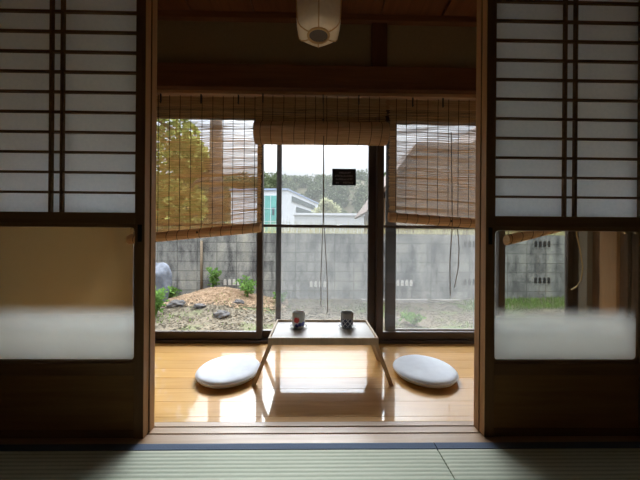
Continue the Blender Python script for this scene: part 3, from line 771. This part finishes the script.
# ------------------------------------------------------------------ beyond the wall
def crown(mb, c, r, n, ls, rnd, shell=.55):
    for _ in range(n):
        d = Vector((rnd.gauss(0, 1), rnd.gauss(0, 1), rnd.gauss(0, 1))).normalized()*rnd.uniform(shell, 1)
        mb.leaf((c[0]+d.x*r[0], c[1]+d.y*r[1], c[2]+d.z*r[2]), ls*rnd.uniform(.6, 1.2), ls*.32, rnd)
def tree(x, y, zb, trunk_h, tr, crowns, mat, label, ls, n, seed, group=None):
    rnd = random.Random(seed); t = empty('garden_tree', (x, y, zb), label, 'tree', group)
    tk = MB(); tk.tube([(x, y, zb), (x+.02, y, zb+trunk_h*.5), (x, y, zb+trunk_h)], [tr*1.1, tr, tr*.8], 12)
    for c, r in crowns: tk.tube([(x, y, zb+trunk_h*.6), ((x+c[0])/2, (y+c[1])/2, (zb+trunk_h*.6+c[2])/2+.2), c], [tr*.5, tr*.3, tr*.15], 7)
    tk.build('trunk', 'bark', t, smooth=True)
    mb = MB()
    for c, r in crowns: crown(mb, c, r, n, ls, rnd)
    mb.build('foliage', mat, t)
tree(-2.72, 7.8, -.6, 5.2, .19, [((-4.2, 7.8, 3.6), (1.0, .9, 1.0)), ((-4.6, 8.0, 2.0), (1.0, .9, .9)), ((-3.7, 7.6, 1.6), (.75, .7, .7)), ((-3.4, 7.8, 2.9), (.5, .5, .6)), ((-5.2, 8, 4.6), (1, .9, .8))], 'leaf_yellow', 'yellow green leafy tree behind the left blind', .22, 750, 41)
# white building with a teal glass front
wb = empty('office_building', (-4.4, 45, -.6), 'white office building with teal glass front and slanting roof line beyond the wall', 'building')
P0, P1 = Vector((-4.4, 45, 0)), Vector((.55, 62, 0)); A = Vector((-13.5, 45.8, 0)); B = Vector((-9, 64, 0))
def walls(pts, z0, z1):
    mb = MB(); n = len(pts)
    mb.v = [(p.x, p.y, z0) for p in pts] + [(p.x, p.y, z1) for p in pts]
    mb.f = [(i, (i+1) % n, n+(i+1) % n, n+i) for i in range(n)] + [tuple(range(n, 2*n)), tuple(reversed(range(n)))]
    return mb
walls([A, P0, P1, B], -.6, 8.55).build('walls', 'white_wall', wb)
c = (A+P0+P1+B)/4
walls([c+(p-c)*1.03 for p in (A, P0, P1, B)], 8.55, 8.8).build('roof', 'blue_trim', wb)
def strip(a, b, z0, z1, mat, name, off):
    d = (b-a).normalized(); nrm = Vector((d.y, -d.x, 0))*off
    walls([a+nrm, b+nrm, b-nrm*.2, a-nrm*.2], z0, z1).build(name, mat, wb)
L = P1-P0
strip(P0+L*.10, P0+L*.86, 7.0, 7.9, 'far_window', 'window', .12); strip(P0+L*.22, P0+L*.86, 5.35, 6.4, 'far_window', 'window', .12)
Lf = P0-A
strip(A+Lf*.505, A+Lf*.81, 1.6, 7.7, 'teal_glass', 'glass_front', .10)
for k in (0.60, .705): strip(A+Lf*k, A+Lf*(k+.006), 1.6, 7.7, 'white_wall', 'glass_bar', .16)
for z in (3.6, 5.6): strip(A+Lf*.505, A+Lf*.81, z, z+.05, 'white_wall', 'glass_bar', .16)
strip(A+Lf*.735, A+Lf*.775, 4.6, 5.8, 'far_window', 'open_window', .14)
# low shed with a pale roof
sh = empty('low_shed', (1.5, 25, -.6), 'long low shed with pale flat roof just over the wall', 'building')
box('walls', 'shed_wall', -1.85, 4.55, 25, 29, -.6, 2.92, sh); 
MB().poly_prism([(-1.95, 2.92), (4.7, 2.92), (4.2, 3.10), (-1.85, 3.10)], 24.85, 29.2).build('roof', 'white_wall', sh)
# two brown roofed houses on the right
h1 = empty('neighbour_house', (4, 12, -.6), 'brown gabled house behind the right blind, roof edge rising over the shed', 'house')
MB().poly_prism([(2.4, -.6), (6.4, -.6), (6.4, 4.3), (4.1, 4.3), (2.4, 1.95)], 11.2, 14).build('walls', 'house_wall', h1)
rf = MB(); rf.poly_prism([(2.02, 1.80), (3.95, 4.30), (6.8, 4.30), (6.8, 4.5), (3.85, 4.5), (1.95, 1.86)], 10.8, 14.3); rf.build('roof', 'roof_brown', h1)
h2 = empty('neighbour_house', (14, 20, -.6), 'taller brown roofed house at the far right behind the blind', 'house')
MB().poly_prism([(9.7, -.6), (20, -.6), (20, 5.0), (9.7, 5.0)], 18.6, 28).build('walls', 'house_wall', h2)
MB().poly_prism([(8.46, 5.5), (13.1, 10.2), (20.7, 10.2), (20.7, 5.0), (8.46, 5.0)], 18, 28.4).build('roof', 'roof_brown', h2)
# shrub with pale flowers in front of the hill
rnd = random.Random(77)
fs = empty('flowering_tree', (1.6, 40, -.6), 'pale yellow flowering tree between the white building and the hill', 'tree')
MB().tube([(1.6, 40, -.6), (1.6, 40, 4)], [.2, .15], 8).build('trunk', 'bark', fs)
mb = MB()
for cx, cz, r in ((.7, 4.2, 1.2), (2.2, 4.6, 1.4), (1.6, 5.6, 1.0)): crown(mb, (cx, 40, cz), (r, r, r*.9), 420, .5, rnd)
mb.build('foliage', 'leaf_pale', fs)
# wooded hill: terrain plus a continuous canopy
def hill_h(x, y):
    b = 25.0 + 2.2*noise.noise(Vector((x*.03, 1, 0))) + 1.2*noise.noise(Vector((x*.11, 2, 0))) - .010*abs(x-6)
    k = min(1, max(0, (y-62)/48)); return -1 + (b-1.5)*k*k*(3-2*k)
mb = MB(); NX, NY = 60, 14
for j in range(NY+1):
    for i in range(NX+1):
        x = -90 + 200*i/NX; y = 66 + 60*j/NY; mb.v.append((x, y, hill_h(x, y)))
for j in range(NY):
    for i in range(NX):
        a = j*(NX+1)+i; mb.f.append((a, a+1, a+NX+2, a+NX+1))
tag(mb.build('hill', 'soil', smooth=True), 'ground of the wooded hill on the skyline', 'hill', kind=S)
mb = MB(); rnd = random.Random(5)
for _ in range(620):
    x = rnd.uniform(-62, 78); y = rnd.uniform(70, 112); r = rnd.uniform(1.3, 2.6); z = hill_h(x, y) + r*.5
    b0 = rnd.uniform(0, 100)
    crown(mb, (x, y, z), (r, r, r*rnd.uniform(.8, 1.15)), 110, .95, rnd, .75)
tag(mb.build('forest', 'leaf_hill'), 'dense green forest covering the hill on the skyline', 'forest', kind='stuff')

# ------------------------------------------------------------------ overcast sky
SKY_LOW, SKY_UP, SUN_EL, SUN_W, SUN_A = .16, 2.2, 48, 14, 21
w = bpy.data.worlds.new('overcast'); SC.world = w; w.use_nodes = True
nt = w.node_tree; n, l = nt.nodes, nt.links; n.clear()
tc = n.new('ShaderNodeTexCoord'); sx = n.new('ShaderNodeSeparateXYZ'); l.new(tc.outputs['Generated'], sx.inputs[0])
zc = math_node(n, l, 'MAXIMUM', sx.outputs['Z'], 0)
# overcast: brighter overhead than at the horizon, and a broad glow where the sun stands behind the clouds
lum = math_node(n, l, 'ADD', math_node(n, l, 'MULTIPLY', math_node(n, l, 'MULTIPLY', zc, zc), SKY_UP), SKY_LOW)
dt = n.new('ShaderNodeVectorMath'); dt.operation = 'DOT_PRODUCT'; l.new(tc.outputs['Generated'], dt.inputs[0])
dt.inputs[1].default_value = (0.0, math.cos(math.radians(SUN_EL)), math.sin(math.radians(SUN_EL)))
ang = math_node(n, l, 'ARCCOSINE', math_node(n, l, 'MINIMUM', dt.outputs['Value'], .99999))
q = math_node(n, l, 'DIVIDE', ang, math.radians(SUN_W))
glow = math_node(n, l, 'MULTIPLY', math_node(n, l, 'EXPONENT', math_node(n, l, 'MULTIPLY', math_node(n, l, 'MULTIPLY', q, q), -1)), SUN_A)
lum = math_node(n, l, 'ADD', lum, glow)
nz = noise_tex(n, l, coords(n, l, (1, 1, 2.2), 'Generated'), 2.2, 5, .55)
cl = ramp(n, l, nz, [(.3, (.80, .86, .97)), (.62, (.98, 1.0, 1.04))])
mx = n.new('ShaderNodeMix'); mx.data_type = 'RGBA'; mx.blend_type = 'MULTIPLY'; mx.inputs[0].default_value = 1
l.new(cl, mx.inputs[6]); l.new(lum, mx.inputs[7])
bg = n.new('ShaderNodeBackground'); l.new(mx.outputs[2], bg.inputs[0]); bg.inputs[1].default_value = 1.0
o = n.new('ShaderNodeOutputWorld'); l.new(bg.outputs[0], o.inputs[0])

# ------------------------------------------------------------------ camera
cam = bpy.data.cameras.new('camera'); cam.sensor_width = 36; cam.lens = 285/640*36; cam.clip_start = .02; cam.clip_end = 500
co = bpy.data.objects.new('camera', cam); COL.objects.link(co)
co.location = (0, 0, .75); co.rotation_euler = (PI/2, -.0075, -.017)
SC.camera = co
vs = SC.view_settings
vs.view_transform = 'Standard'; vs.look = 'None'; vs.gamma = 1; vs.use_curve_mapping = False; vs.exposure = 2.15
cy = SC.cycles
cy.transparent_max_bounces = 48; cy.max_bounces = 14; cy.diffuse_bounces = 8; cy.glossy_bounces = 6; cy.transmission_bounces = 8
cy.use_denoising = True; cy.sample_clamp_indirect = 8
